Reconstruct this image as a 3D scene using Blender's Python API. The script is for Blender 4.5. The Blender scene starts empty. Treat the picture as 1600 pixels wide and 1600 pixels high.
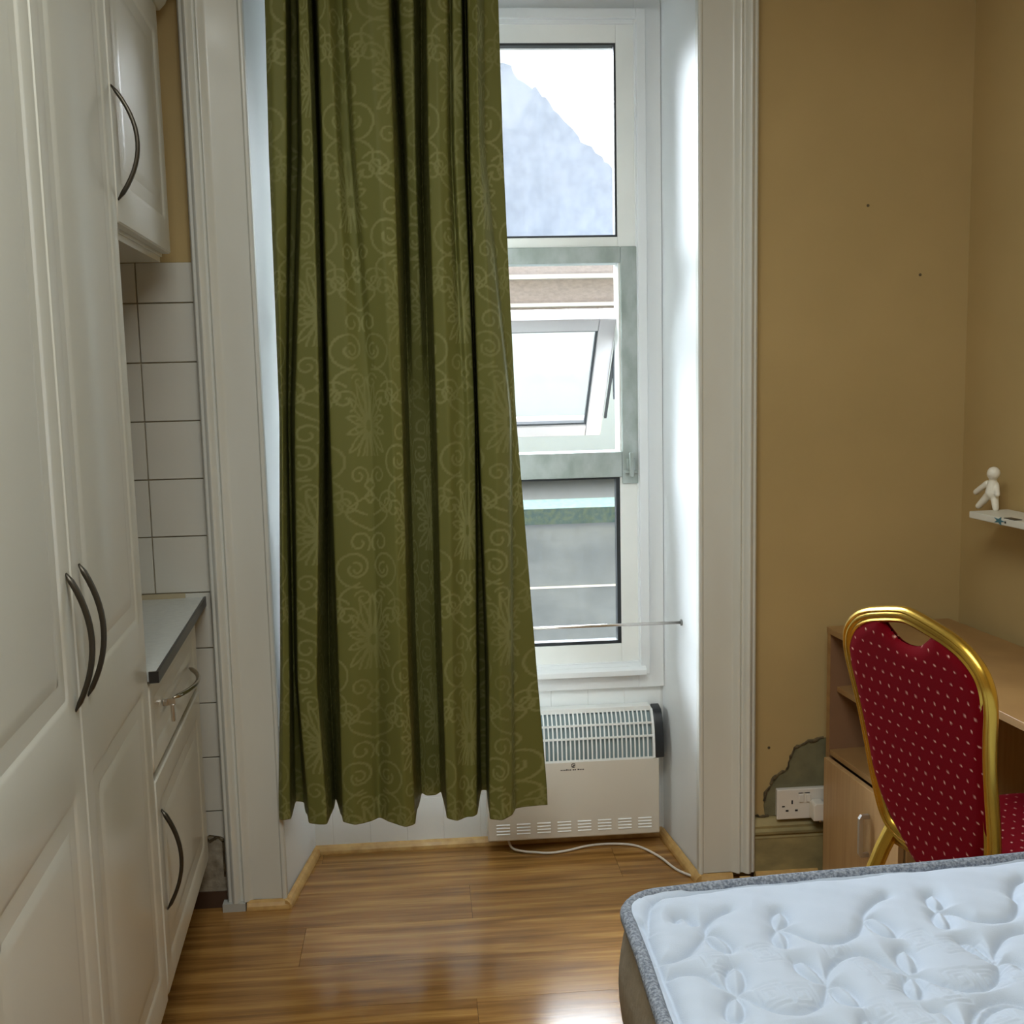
import bpy, bmesh, math, random
import numpy as np
from mathutils import Matrix, Vector
random.seed(7); rng = np.random.default_rng(7)
S = bpy.context.scene; COL = S.collection
# ------------------------------------------------------------ camera
D0, H0, FP = 3.0, 1.4375, 1800.0
def _n(v): return v/np.linalg.norm(v)
_d = _n(np.array([650-800, 568-800, FP])); _dn = np.array([310., 13700., FP]); _dn = _n(_dn-_dn.dot(_d)*_d)
_x = np.cross(_dn, _d); R3 = np.array([_x, _d, -_dn])
cam = bpy.data.cameras.new('camera'); cam.sensor_width = 36; cam.lens = FP/1600*36; cam.clip_start = .02
co = bpy.data.objects.new('camera', cam); COL.objects.link(co)
M = Matrix.Identity(4)
for i in range(3):
    M[i][0] = R3[i][0]; M[i][1] = -R3[i][1]; M[i][2] = -R3[i][2]
M.translation = Vector((0, -D0, H0)); co.matrix_world = M; S.camera = co
# ------------------------------------------------------------ sky, lights, exposure
W = bpy.data.worlds.new('overcast_sky'); S.world = W; W.use_nodes = True
W.node_tree.nodes['Background'].inputs[0].default_value = (.90, .96, 1.0, 1)
W.node_tree.nodes['Background'].inputs[1].default_value = 1.25
def light(name, kind, energy, color, loc=(0, 0, 0), rot=(0, 0, 0), **kw):
    l = bpy.data.lights.new(name, kind); l.energy = energy; l.color = color
    for k, v in kw.items(): setattr(l, k, v)
    o = bpy.data.objects.new(name, l); COL.objects.link(o); o.location = loc; o.rotation_euler = rot; return o
sun = light('sun', 'SUN', 52, (.84, .93, 1.0), angle=math.radians(86))
sun.rotation_euler = Vector((.20, -1, -.84)).to_track_quat('-Z', 'Y').to_euler()
fill_light = light('ceiling_fill_light', 'AREA', 50, (.96, 1.0, .96), loc=(-.05, -2.3, 2.72), size=1.3, specular_factor=.25)  # unseen fill added under the ceiling to lift the room, no fixture built
S.view_settings.view_transform = 'Standard'; S.view_settings.look = 'None'
S.view_settings.exposure = 0; S.view_settings.gamma = 1; S.view_settings.use_curve_mapping = False
S.cycles.use_denoising = True; S.cycles.max_bounces = 10; S.cycles.diffuse_bounces = 6; S.cycles.transparent_max_bounces = 12
S.cycles.sample_clamp_indirect = 6; S.cycles.caustics_reflective = False

# ------------------------------------------------------------ materials
def mat(name, col, rough=.5, metal=0, spec=.5, coat=0, noise=None, bump=None, sheen=0):
    """noise=(scale, amount, colour2, stretch); bump=(scale, strength)"""
    m = bpy.data.materials.new(name); m.use_nodes = True; nt = m.node_tree; b = nt.nodes['Principled BSDF']
    b.inputs['Base Color'].default_value = (*col, 1); b.inputs['Roughness'].default_value = rough
    b.inputs['Metallic'].default_value = metal; b.inputs['Specular IOR Level'].default_value = spec
    b.inputs['Coat Weight'].default_value = coat; b.inputs['Coat Roughness'].default_value = .12
    b.inputs['Sheen Weight'].default_value = sheen
    tc = nt.nodes.new('ShaderNodeTexCoord')
    if noise:
        sc, am, c2, st = noise
        mp = nt.nodes.new('ShaderNodeMapping'); mp.inputs['Scale'].default_value = st
        nt.links.new(tc.outputs['Object'], mp.inputs[0])
        n = nt.nodes.new('ShaderNodeTexNoise'); n.inputs['Scale'].default_value = sc; n.inputs['Detail'].default_value = 6
        nt.links.new(mp.outputs[0], n.inputs[0])
        r = nt.nodes.new('ShaderNodeValToRGB'); r.color_ramp.elements[0].position = .35; r.color_ramp.elements[1].position = .68
        r.color_ramp.elements[0].color = (0, 0, 0, 1); r.color_ramp.elements[1].color = (am, am, am, 1)
        nt.links.new(n.outputs[0], r.inputs[0])
        x = nt.nodes.new('ShaderNodeMix'); x.data_type = 'RGBA'
        x.inputs[6].default_value = (*col, 1); x.inputs[7].default_value = (*c2, 1)
        nt.links.new(r.outputs[0], x.inputs[0]); nt.links.new(x.outputs[2], b.inputs['Base Color'])
    if bump:
        n2 = nt.nodes.new('ShaderNodeTexNoise'); n2.inputs['Scale'].default_value = bump[0]; n2.inputs['Detail'].default_value = 4
        nt.links.new(tc.outputs['Object'], n2.inputs[0])
        bp = nt.nodes.new('ShaderNodeBump'); bp.inputs['Strength'].default_value = bump[1]; bp.inputs['Distance'].default_value = .004
        nt.links.new(n2.outputs[0], bp.inputs['Height']); nt.links.new(bp.outputs[0], b.inputs['Normal'])
    return m
ONE = (1, 1, 1)
M_wall = mat('beige_paint', (.47, .34, .150), .75, noise=(2.2, .55, (.375, .27, .112), ONE), bump=(35, .12))
M_ceil = mat('ceiling_white', (.72, .71, .66), .9)
M_trim = mat('white_gloss_paint', (.66, .67, .63), .35, coat=.2, noise=(9, .35, (.58, .57, .51), (1, 1, .3)), bump=(18, .12))
M_reveal = mat('white_reveal_paint', (.80, .83, .85), .45, coat=.05, noise=(4, .3, (.73, .76, .79), (1, 1, .35)), bump=(14, .15))
M_skirt = mat('stained_skirting_paint', (.36, .29, .13), .6, noise=(11, .9, (.20, .17, .08), (1, 1, 2)), bump=(30, .4))
M_plaster = mat('old_green_plaster', (.20, .18, .095), .9, noise=(14, .8, (.12, .11, .06), ONE), bump=(40, .6))
M_crack = mat('crack_dirt', (.05, .035, .018), .95, noise=(60, .9, (.16, .12, .06), ONE), bump=(90, .8))
M_tileK = mat('cream_kitchen_tile', (.60, .59, .54), .18, noise=(5, .3, (.52, .50, .44), ONE))
M_tileW = mat('white_niche_tile', (.84, .87, .88), .2)
M_grout = mat('dark_grout', (.38, .33, .24), .95, noise=(25, .7, (.22, .18, .11), ONE))
M_groutw = mat('pale_grout', (.70, .72, .72), .9)
M_cab = mat('cream_vinyl_cabinet', (.60, .60, .54), .33, coat=.35, noise=(3, .25, (.56, .54, .47), (1, 1, .4)))
M_top = mat('pale_worktop', (.55, .58, .57), .22, noise=(60, .3, (.42, .45, .44), ONE))
M_edge = mat('black_worktop_edge', (.018, .018, .018), .35)
M_hand = mat('pewter_handle', (.075, .066, .052), .40, metal=.85)
M_dhand = mat('bright_handle', (.42, .38, .32), .25, metal=1)
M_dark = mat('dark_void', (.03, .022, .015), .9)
M_upvc = mat('white_window_frame', (.86, .88, .86), .3, noise=(7, .4, (.76, .79, .77), ONE))
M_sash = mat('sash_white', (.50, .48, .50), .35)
M_grime = mat('grimy_grey_frame', (.42, .47, .46), .5, noise=(22, .9, (.27, .32, .29), (1, 1, .6)), bump=(40, .3))
M_gask = mat('black_gasket', (.02, .025, .03), .5)
M_steel = mat('steel_rod', (.62, .58, .54), .25, metal=.9)
M_heat = mat('heater_enamel', (.66, .62, .54), .4)
M_heatg = mat('heater_grille_white', (.82, .84, .83), .35)
M_black = mat('black_plastic', (.015, .018, .022), .3)
M_wplast = mat('white_plastic', (.70, .66, .60), .35)
M_cord = mat('white_cord', (.66, .61, .54), .5)
M_gold = mat('gold_tube', (.66, .42, .07), .27, metal=.95, noise=(9, .3, (.50, .30, .04), ONE))
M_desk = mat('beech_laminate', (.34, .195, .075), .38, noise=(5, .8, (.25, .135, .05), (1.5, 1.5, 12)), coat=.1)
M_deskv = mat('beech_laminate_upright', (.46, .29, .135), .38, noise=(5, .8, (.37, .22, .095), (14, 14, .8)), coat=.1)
M_sideb = mat('shaded_side_brown', (.24, .13, .07), .45)  # side panel browned: the shelf's dark inside is put into its colour
M_alum = mat('aluminium_handle', (.55, .53, .52), .3, metal=.9)
M_tick = mat('mattress_ticking', (.42, .49, .60), .8, bump=(500, .15), sheen=.2)
M_tape = mat('grey_tweed_tape', (.10, .12, .16), .9, noise=(220, .9, (.34, .38, .44), ONE), bump=(300, .8))
M_side = mat('taupe_mattress_side', (.27, .24, .19), .85, bump=(22, .9), noise=(30, .6, (.20, .18, .14), ONE))
M_fig = mat('white_ceramic', (.80, .77, .68), .4)
M_shelf = mat('white_shelf_board', (.70, .69, .62), .4)
M_teal = mat('teal_sticker', (.05, .16, .20), .6)
M_bead = mat('honey_oak_beading', (.62, .40, .15), .42, noise=(14, .8, (.44, .25, .08), (2, 2, 2)), coat=.1)
M_stone = mat('render_grey', (.22, .25, .275), .9, noise=(3, .9, (.14, .165, .19), (1, 1, 2)), bump=(20, .4))
M_moss = mat('mossy_coping', (.075, .11, .07), .95, noise=(40, .9, (.025, .065, .075), ONE), bump=(60, .8))
M_gravel = mat('pale_roof_felt', (.030, .027, .021), .9, noise=(30, .9, (.018, .02, .012), ONE))
M_pale = mat('pale_painted_render', (.80, .93, 1.0), .8, noise=(2, .3, (.75, .88, .95), ONE))
M_band = mat('weathered_stone_band', (.48, .43, .42), .9, noise=(30, .7, (.36, .32, .31), (1, 1, 2)), bump=(40, .5))
M_ledge = mat('white_ledge', (.95, .95, .93), .7)
M_slate = mat('hazed_slate_gable', (.36, .40, .48), .9, noise=(9, .8, (.27, .31, .38), ONE))  # haze and speckle of the misted pane mixed into the gable colour

def mat_wood(name, planks=True):
    m = bpy.data.materials.new(name); m.use_nodes = True; nt = m.node_tree; b = nt.nodes['Principled BSDF']; L = nt.links.new
    tc = nt.nodes.new('ShaderNodeNewGeometry'); oi = nt.nodes.new('ShaderNodeObjectInfo')
    add = nt.nodes.new('ShaderNodeVectorMath'); add.operation = 'MULTIPLY_ADD'
    L(oi.outputs['Random'], add.inputs[0]); add.inputs[1].default_value = (37, 91, 13); L(tc.outputs['Position'], add.inputs[2])
    def noise(scale, st, det=5, dist=0):
        mp = nt.nodes.new('ShaderNodeMapping'); mp.inputs['Scale'].default_value = st; L(add.outputs[0], mp.inputs[0])
        n = nt.nodes.new('ShaderNodeTexNoise'); n.inputs['Scale'].default_value = scale; n.inputs['Detail'].default_value = det
        n.inputs['Distortion'].default_value = dist; L(mp.outputs[0], n.inputs[0]); return n
    n1 = noise(3.2, (.7, 11, 1), 6, .35); n2 = noise(9, (.8, 26, 1), 4, .2)
    r = nt.nodes.new('ShaderNodeValToRGB'); e = r.color_ramp.elements
    e[0].position = .30; e[0].color = (.19, .085, .021, 1); e[1].position = .72; e[1].color = (.52, .285, .085, 1)
    k = e.new(.50); k.color = (.33, .165, .044, 1)
    L(n1.outputs[0], r.inputs[0])
    x = nt.nodes.new('ShaderNodeMix'); x.data_type = 'RGBA'; x.blend_type = 'MULTIPLY'; x.inputs[0].default_value = .38
    r2 = nt.nodes.new('ShaderNodeValToRGB'); r2.color_ramp.elements[0].position = .35; r2.color_ramp.elements[1].position = .6
    r2.color_ramp.elements[0].color = (.55, .48, .42, 1); L(n2.outputs[0], r2.inputs[0])
    L(r.outputs[0], x.inputs[6]); L(r2.outputs[0], x.inputs[7]); L(x.outputs[2], b.inputs['Base Color'])
    b.inputs['Roughness'].default_value = .20; b.inputs['Specular IOR Level'].default_value = .55
    bp = nt.nodes.new('ShaderNodeBump'); bp.inputs['Strength'].default_value = .06; bp.inputs['Distance'].default_value = .002
    L(n2.outputs[0], bp.inputs['Height']); L(bp.outputs[0], b.inputs['Normal'])
    return m
M_floor = mat_wood('laminate_floor')

def mat_glass(name, haze, col=(.86, .92, 1.0), scale=9):
    """see-through pane with condensation and dirt: transparent + hazy + a thin mirror layer"""
    m = bpy.data.materials.new(name); m.use_nodes = True; nt = m.node_tree; L = nt.links.new
    for n in list(nt.nodes):
        if n.type == 'BSDF_PRINCIPLED': nt.nodes.remove(n)
    out = [n for n in nt.nodes if n.type == 'OUTPUT_MATERIAL'][0]
    t = nt.nodes.new('ShaderNodeBsdfTransparent'); h = nt.nodes.new('ShaderNodeBsdfTranslucent'); h.inputs[0].default_value = (*col, 1)
    tc = nt.nodes.new('ShaderNodeTexCoord'); mp = nt.nodes.new('ShaderNodeMapping'); mp.inputs['Scale'].default_value = (1, 1, .35)
    n = nt.nodes.new('ShaderNodeTexNoise'); n.inputs['Scale'].default_value = scale*6; n.inputs['Detail'].default_value = 5
    L(tc.outputs['Object'], mp.inputs[0]); L(mp.outputs[0], n.inputs[0])
    r = nt.nodes.new('ShaderNodeMapRange'); r.inputs[1].default_value = .3; r.inputs[2].default_value = .7
    r.inputs[3].default_value = haze*.6; r.inputs[4].default_value = min(1, haze*1.3); L(n.outputs[0], r.inputs[0])
    a = nt.nodes.new('ShaderNodeMixShader'); L(r.outputs[0], a.inputs[0]); L(t.outputs[0], a.inputs[1]); L(h.outputs[0], a.inputs[2])
    g = nt.nodes.new('ShaderNodeBsdfGlossy'); g.inputs['Roughness'].default_value = .05
    f = nt.nodes.new('ShaderNodeFresnel'); f.inputs[0].default_value = 1.2
    b = nt.nodes.new('ShaderNodeMixShader'); L(f.outputs[0], b.inputs[0]); L(a.outputs[0], b.inputs[1]); L(g.outputs[0], b.inputs[2])
    L(b.outputs[0], out.inputs[0]); return m
M_gup = mat_glass('condensation_glass', .014, (.80, .88, 1.0)); M_glow = mat_glass('misty_glass', .007, (.80, .86, .92)); M_gsash = mat_glass('frosty_sash_glass', .006, (.86, .95, 1.0))

def attr_mix(name, c1, c2, attr, rough, trans=0, spec=.3):
    m = bpy.data.materials.new(name); m.use_nodes = True; nt = m.node_tree; b = nt.nodes['Principled BSDF']; L = nt.links.new
    at = nt.nodes.new('ShaderNodeAttribute'); at.attribute_name = attr
    x = nt.nodes.new('ShaderNodeMix'); x.data_type = 'RGBA'; x.inputs[6].default_value = (*c1, 1); x.inputs[7].default_value = (*c2, 1)
    L(at.outputs['Fac'], x.inputs[0]); L(x.outputs[2], b.inputs['Base Color']); b.inputs['Roughness'].default_value = rough; b.inputs['Specular IOR Level'].default_value = spec
    n = nt.nodes.new('ShaderNodeTexNoise'); n.inputs['Scale'].default_value = 700
    tc = nt.nodes.new('ShaderNodeTexCoord'); L(tc.outputs['Object'], n.inputs[0])
    bp = nt.nodes.new('ShaderNodeBump'); bp.inputs['Strength'].default_value = .15; bp.inputs['Distance'].default_value = .002
    L(n.outputs[0], bp.inputs['Height']); L(bp.outputs[0], b.inputs['Normal'])
    if trans:
        out = [q for q in nt.nodes if q.type == 'OUTPUT_MATERIAL'][0]
        tr = nt.nodes.new('ShaderNodeBsdfTranslucent'); L(x.outputs[2], tr.inputs[0]); ms = nt.nodes.new('ShaderNodeMixShader')
        ms.inputs[0].default_value = trans; L(b.outputs[0], ms.inputs[1]); L(tr.outputs[0], ms.inputs[2]); L(ms.outputs[0], out.inputs[0])
    return m
M_lining = mat('cream_curtain_lining', (.74, .74, .70), .9)
M_curt = attr_mix('olive_damask', (.155, .158, .040), (.240, .242, .090), 'damask', .62, trans=.02)
M_dot = attr_mix('dark_red_dotted_cloth', (.135, .001, .005), (.75, .42, .34), 'dots', .85, spec=.06)

# ------------------------------------------------------------ mesh helpers
class MB:
    def __init__(s): s.v = []; s.f = []
    def add(s, v, f):
        k = len(s.v); s.v += [tuple(map(float, p)) for p in v]; s.f += [tuple(i+k for i in q) for q in f]; return s
    def box(s, x0, x1, y0, y1, z0, z1):
        return s.add([(x0, y0, z0), (x1, y0, z0), (x1, y1, z0), (x0, y1, z0), (x0, y0, z1), (x1, y0, z1), (x1, y1, z1), (x0, y1, z1)],
                     [(0, 3, 2, 1), (4, 5, 6, 7), (0, 1, 5, 4), (1, 2, 6, 5), (2, 3, 7, 6), (3, 0, 4, 7)])
    def prism(s, poly, a, b, axis):
        """poly = 2D loop; extruded from a to b along axis ('x','y','z')"""
        def P(p, t): return {'x': (t, p[0], p[1]), 'y': (p[0], t, p[1]), 'z': (p[0], p[1], t)}[axis]
        n = len(poly); v = [P(p, a) for p in poly]+[P(p, b) for p in poly]
        return s.add(v, [tuple(range(n))[::-1], tuple(range(n, 2*n))]+[(i, (i+1) % n, n+(i+1) % n, n+i) for i in range(n)])
    def hexa(s, bottom, top):
        return s.add(list(bottom)+list(top), [(0, 3, 2, 1), (4, 5, 6, 7), (0, 1, 5, 4), (1, 2, 6, 5), (2, 3, 7, 6), (3, 0, 4, 7)])
    def tube(s, pts, r, n=10, closed=False, sec=None):
        """sweep a round (or sec = list of 2D offsets) section along pts"""
        P = [Vector(p) for p in pts]; m = len(P); rr = r if hasattr(r, '__len__') else [r]*m
        T = []
        for i in range(m):
            a = P[(i-1) % m] if closed or i else P[i]; b = P[(i+1) % m] if closed or i < m-1 else P[i]; T.append((b-a).normalized())
        up = Vector((0, 0, 1)) if abs(T[0].z) < .9 else Vector((1, 0, 0)); N = (up-T[0]*up.dot(T[0])).normalized()
        sc = sec or [(math.cos(2*math.pi*k/n), math.sin(2*math.pi*k/n)) for k in range(n)]; n = len(sc); v = []
        for i in range(m):
            N = (N-T[i]*N.dot(T[i])).normalized(); B = T[i].cross(N)
            v += [P[i]+N*(c*rr[i])+B*(d*rr[i]) for c, d in sc]
        f = [(i*n+k, i*n+(k+1) % n, ((i+1) % m)*n+(k+1) % n, ((i+1) % m)*n+k) for i in range(m if closed else m-1) for k in range(n)]
        if not closed: f += [tuple(range(n))[::-1], tuple((m-1)*n+k for k in range(n))]
        return s.add(v, f)
    def cyl(s, c, r, a, b, axis, n=20):
        return s.prism([(c[0]+r*math.cos(2*math.pi*k/n), c[1]+r*math.sin(2*math.pi*k/n)) for k in range(n)], a, b, axis)
    def build(s, name, m, parent=None, bevel=0, smooth=False, loc=None, rz=0, seg=2):
        me = bpy.data.meshes.new(name); me.from_pydata(s.v, [], s.f); me.materials.append(m)
        bm = bmesh.new(); bm.from_mesh(me); bmesh.ops.recalc_face_normals(bm, faces=bm.faces); bm.to_mesh(me); bm.free()
        o = bpy.data.objects.new(name, me); COL.objects.link(o)
        if parent: o.parent = parent
        if loc: o.location = loc
        if rz: o.rotation_euler[2] = rz
        if bevel:
            b = o.modifiers.new('bevel', 'BEVEL'); b.width = bevel; b.segments = seg; b.limit_method = 'ANGLE'; b.angle_limit = math.radians(40)
        if smooth or bevel:
            for p in me.polygons: p.use_smooth = True
            if bevel:
                w = o.modifiers.new('wn', 'WEIGHTED_NORMAL')
        return o
def smooth_angle(o, deg=40):
    me = o.data
    for p in me.polygons: p.use_smooth = True
    me.set_sharp_from_angle(angle=math.radians(deg))
def np_mesh(name, V, F, m, parent=None, smooth=True, attr=None):
    me = bpy.data.meshes.new(name); V = np.asarray(V, np.float32); F = np.asarray(F, np.int32)
    me.vertices.add(len(V)); me.vertices.foreach_set('co', V.ravel())
    me.loops.add(F.size); me.loops.foreach_set('vertex_index', F.ravel())
    me.polygons.add(len(F)); me.polygons.foreach_set('loop_start', np.arange(0, F.size, F.shape[1], dtype=np.int32))
    me.update(calc_edges=True); me.materials.append(m)
    if smooth: me.polygons.foreach_set('use_smooth', np.ones(len(F), bool))
    if attr:
        a = me.attributes.new(attr[0], 'FLOAT', 'POINT'); a.data.foreach_set('value', np.asarray(attr[1], np.float32).ravel())
    o = bpy.data.objects.new(name, me); COL.objects.link(o)
    if parent: o.parent = parent
    return o
def gridF(nr, nc):
    i = np.arange(nr-1)[:, None]*nc+np.arange(nc-1)[None, :]
    return np.stack([i, i+1, i+nc+1, i+nc], -1).reshape(-1, 4)
def tag(o, label=None, cat=None, group=None, kind=None):
    for k, v in (('label', label), ('category', cat), ('group', group), ('kind', kind)):
        if v: o[k] = v
    return o
def empty(name, loc=(0, 0, 0), rz=0):
    o = bpy.data.objects.new(name, None); COL.objects.link(o); o.location = loc; o.rotation_euler[2] = rz; o.empty_display_size = .05; return o
def struct(name, mb, m, parent=None, **kw): return tag(mb.build(name, m, parent, **kw), kind='structure')
def arc(p0, p1, bulge, n=14):
    """points from p0 to p1 bowed by the vector bulge (flat circular-ish bow)"""
    p0, p1, b = Vector(p0), Vector(p1), Vector(bulge)
    return [p0.lerp(p1, t)+b*(1-(2*t-1)**2) for t in np.linspace(0, 1, n)]

# ------------------------------------------------------------ room shell
fl = struct('floor', MB().box(-1.6, 2.4, -4.6, .46, -.06, -.0085), M_dark)
row = 0; y = .42
while y > -4.6:
    x = -1.6-(row*.43 % 1.28)
    while x < 2.3:
        a, b = max(x, -1.6), min(x+1.28, 2.3)
        if b-a > .02: MB().box(a+.0004, b-.0004, y-.1915, y-.0004, -.0085, 0).build('plank', M_floor, fl)
        x += 1.28
    y -= .192; row += 1
struct('ceiling', MB().box(-1.6, 2.4, -4.6, .46, 2.8, 2.9), M_ceil)
wb = struct('wall_back', MB().prism([(-1.6, 0), (-.415, 0), (-.415, 2.46), (.755, 2.46), (.755, 0), (2.2, 0), (2.2, 2.8), (-1.6, 2.8)], 0, .42, 'y'), M_wall)
struct('wall_right', MB().hexa([(1.467, .0, 0), (1.95, -4.6, 0), (2.1, -4.6, 0), (1.62, .0, 0)], [(1.467, .0, 2.8), (1.95, -4.6, 2.8), (2.1, -4.6, 2.8), (1.62, .0, 2.8)]), M_wall)
A1 = math.radians(3.1); A2 = math.radians(5.9)
def LF(x, y): return (-.565+x*math.cos(A1)-y*math.sin(A1), x*math.sin(A1)+y*math.cos(A1))
p = [LF(-.61, 0), LF(-.61, -4.7), LF(-.72, -4.7), LF(-.72, 0)]
struct('wall_left', MB().prism([(a, min(b, 0)) for a, b in p], 0, 2.8, 'z'), M_wall)
struct('wall_rear', MB().box(-1.6, 2.4, -4.7, -4.6, 0, 2.8), M_wall)
# niche behind the heater: tiled panel below the sill
wn = struct('wall_niche', MB().box(-.415, .755, .3070, .42, 0, .52), M_groutw)
x = .6975
while x > -.40:
    x0 = max(x-.1095, -.40)
    for z0, z1 in ((.0, .1552), (.156, .3105), (.3115, .466)):
        MB().box(x0+.0006, x-.0006+.0006, .306, .313, z0, z1).build('tile', M_tileW, wn, bevel=.0012)
    x -= .1100
# window reveals (painted boards), soffit
struct('trim_1', MB().prism([(-.40, -.012), (-.342, .312), (-.42, .312), (-.42, -.012)], 0, 2.44, 'z'), M_reveal, bevel=.002)
struct('trim_2', MB().prism([(.738, -.012), (.704, .312), (.76, .312), (.76, -.012)], 0, 2.44, 'z'), M_reveal, bevel=.002)
struct('trim_3', MB().box(-.42, .76, -.012, .312, 2.43, 2.465), M_reveal)
# casings: moulded profile (x, y) swept up; width measured from the reveal outwards
def casing(sign, x_in, x_out):
    w = abs(x_out-x_in); k = w/.155
    prof = [(0, 0), (0, -.026), (.004, -.030), (.010, -.030), (.013, -.024), (.088, -.022), (.096, -.028), (.103, -.036), (.110, -.038), (.114, -.030), (.120, -.030),
            (.126, -.040), (.134, -.044), (.140, -.040), (.143, -.034), (.150, -.034), (.155, -.028), (.155, 0)]
    return [(x_in+sign*a*k, b) for a, b in prof]
struct('trim_4', MB().prism(casing(-1, -.392, -.548), .022, 2.58, 'z'), M_trim, bevel=.0012)
struct('trim_5', MB().prism(casing(1, .732, .889), .022, 2.58, 'z'), M_trim, bevel=.0012)
struct('trim_6', MB().box(-.56, .90, -.034, 0, 2.45, 2.60), M_trim, bevel=.003)
struct('trim_7', MB().box(-.56, -.50, -.042, .0, .0, .022), mat('pale_foot_block', (.45, .45, .42), .5))
# tiled splashback, window wall behind kitchen run
tw = struct('trim_8', MB().box(-1.25, -.547, -.004, .004, .150, 1.702), M_grout)
for r in range(-5, 6):
    z0 = .862+.148*r
    for c in range(4):
        x1 = -.548 if c == 0 else -.690-.150*(c-1); x0 = -.690-.150*c
        za, zb = max(z0, .0)+.0015, min(z0+.148, 1.702)-.0015
        if r == -5:
            poly = [(x0+.0015, .20), (x0+.03, .186), (x0+.05, .196), (x0+.075, .183), (x0+.1, .205), (x1-.012, .199), (x1-.0015, .192), (x1-.0015, zb), (x0+.0015, zb)]
            if zb > .2: MB().prism(poly, -.0095, -.003, 'y').build('tile', M_tileK, tw)
        elif zb > za+.01:
            MB().box(x0+.0015, x1-.0015, -.0095, -.003, za, zb).build('tile', M_tileK, tw, bevel=.0012)
MB().prism([(-1.2, .02), (-.5485, .02), (-.5485, .19), (-.556, .20), (-.575, .203), (-.60, .19), (-.65, .196), (-.7, .188), (-1.2, .19)], -.006, .002, 'y').build('plaster_patch', mat('bare_plaster', (.42, .38, .30), .9, noise=(25, .9, (.15, .12, .08), ONE), bump=(40, .9)), tw)
cr = MB()
for k in range(9): cr.add([(-.645+.011*k, -.0075, .187+.007*math.sin(k*2.1)), (-.634+.011*k, -.0075, .187+.007*math.sin(k*2.1+2.1)), (-.634+.011*k, -.0075, .196+.008*math.sin(k*2.1+2.1)), (-.645+.011*k, -.0075, .197+.007*math.sin(k*2.1))], [(0, 1, 2, 3)])
cr.box(-.558, -.5485, -.0075, 0, .085, .185)
cr.build('crack', M_crack, tw)
struct('baseboard_left', MB().box(-1.2, -.549, -.012, 0, 0, .045), mat('dark_brown_board', (.07, .035, .018), .7))
# skirting right of the casing
prof = [(0, 0), (-.020, 0), (-.020, .108), (-.023, .114), (-.020, .120), (-.027, .126), (-.028, .134), (-.020, .140), (-.022, .148), (-.016, .156), (-.010, .166), (0, .168)]
struct('baseboard_back', MB().prism(prof, .8895, 1.46, 'x'), M_skirt, bevel=.001)
# plaster patch and cracks around the socket
patch = [(.925, .170), (.921, .200), (.928, .239), (.942, .260), (.948, .284), (.984, .299), (.994, .330), (1.005, .362), (1.045, .380), (1.10, .387), (1.25, .40), (1.30, .17)]
MB().prism(patch, -.0025, 0, 'y').build('plaster_patch', M_plaster, wb)
ck = MB()
pp = [(.922, .215), (.924, .232), (.930, .243), (.940, .256), (.944, .272), (.952, .285), (.966, .293), (.982, .297), (.990, .312), (.993, .330), (1.000, .346), (1.007, .361), (1.022, .369), (1.045, .380), (1.062, .379), (1.075, .388), (1.10, .388)]
pts = []
for a, b in zip(pp[:-1], pp[1:]):
    for t in (0, .5): pts.append((a[0]+(b[0]-a[0])*t+random.uniform(-.002, .002), -.003, a[1]+(b[1]-a[1])*t+random.uniform(-.002, .002)))
ck.tube(pts, [random.uniform(.0015, .0055) for _ in pts], 6); ck.build('crack', M_crack, wb)
ck = MB(); pts = [(.892+.0052*i, -.004, .170+random.uniform(-.002, .004)) for i in range(9)]
ck.tube(pts, [random.uniform(.002, .005) for _ in pts], 6); ck.build('crack', M_crack, wb)
for x, z in ((1.19, 1.82), (1.335, 1.64), (.935, .365)):
    MB().cyl((x, z), .004, -.0012, 0, 'y', 8).build('paint_chip', M_crack, wb)
# quadrant beading along the floor
def bead(n, a, b, h=.024, w=.017):
    a, b = Vector((*a, 0)), Vector((*b, 0)); d = (b-a).normalized(); nn = Vector((d.y, -d.x, 0))
    pr = [(0, 0), (w, 0), (w, .004), (w*.92, h*.45), (w*.6, h*.8), (w*.25, h*.97), (0, h)]
    v = [a+nn*(q-.0)+Vector((0, 0, z))+d*(-q*.0) for q, z in pr]+[b+nn*q+Vector((0, 0, z)) for q, z in pr]; k = len(pr)
    struct(n, MB().add(v, [tuple(range(k)), tuple(range(k, 2*k))]+[(i, (i+1) % k, k+(i+1) % k, k+i) for i in range(k)]), M_bead)
bead('trim_9', (-.497, -.026), (-.386, -.026)); bead('trim_10', (-.396, -.04), (-.345, .300)); bead('trim_11', (-.345, .306), (.700, .306))
bead('trim_12', (.703, .300), (.736, -.04)); bead('trim_13', (.728, -.024), (.826, -.024), h=.022); bead('trim_14', (.842, -.040), (.872, -.040), h=.016, w=.008); bead('trim_15', (.892, -.020), (1.069, -.020), h=.018, w=.012)

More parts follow.
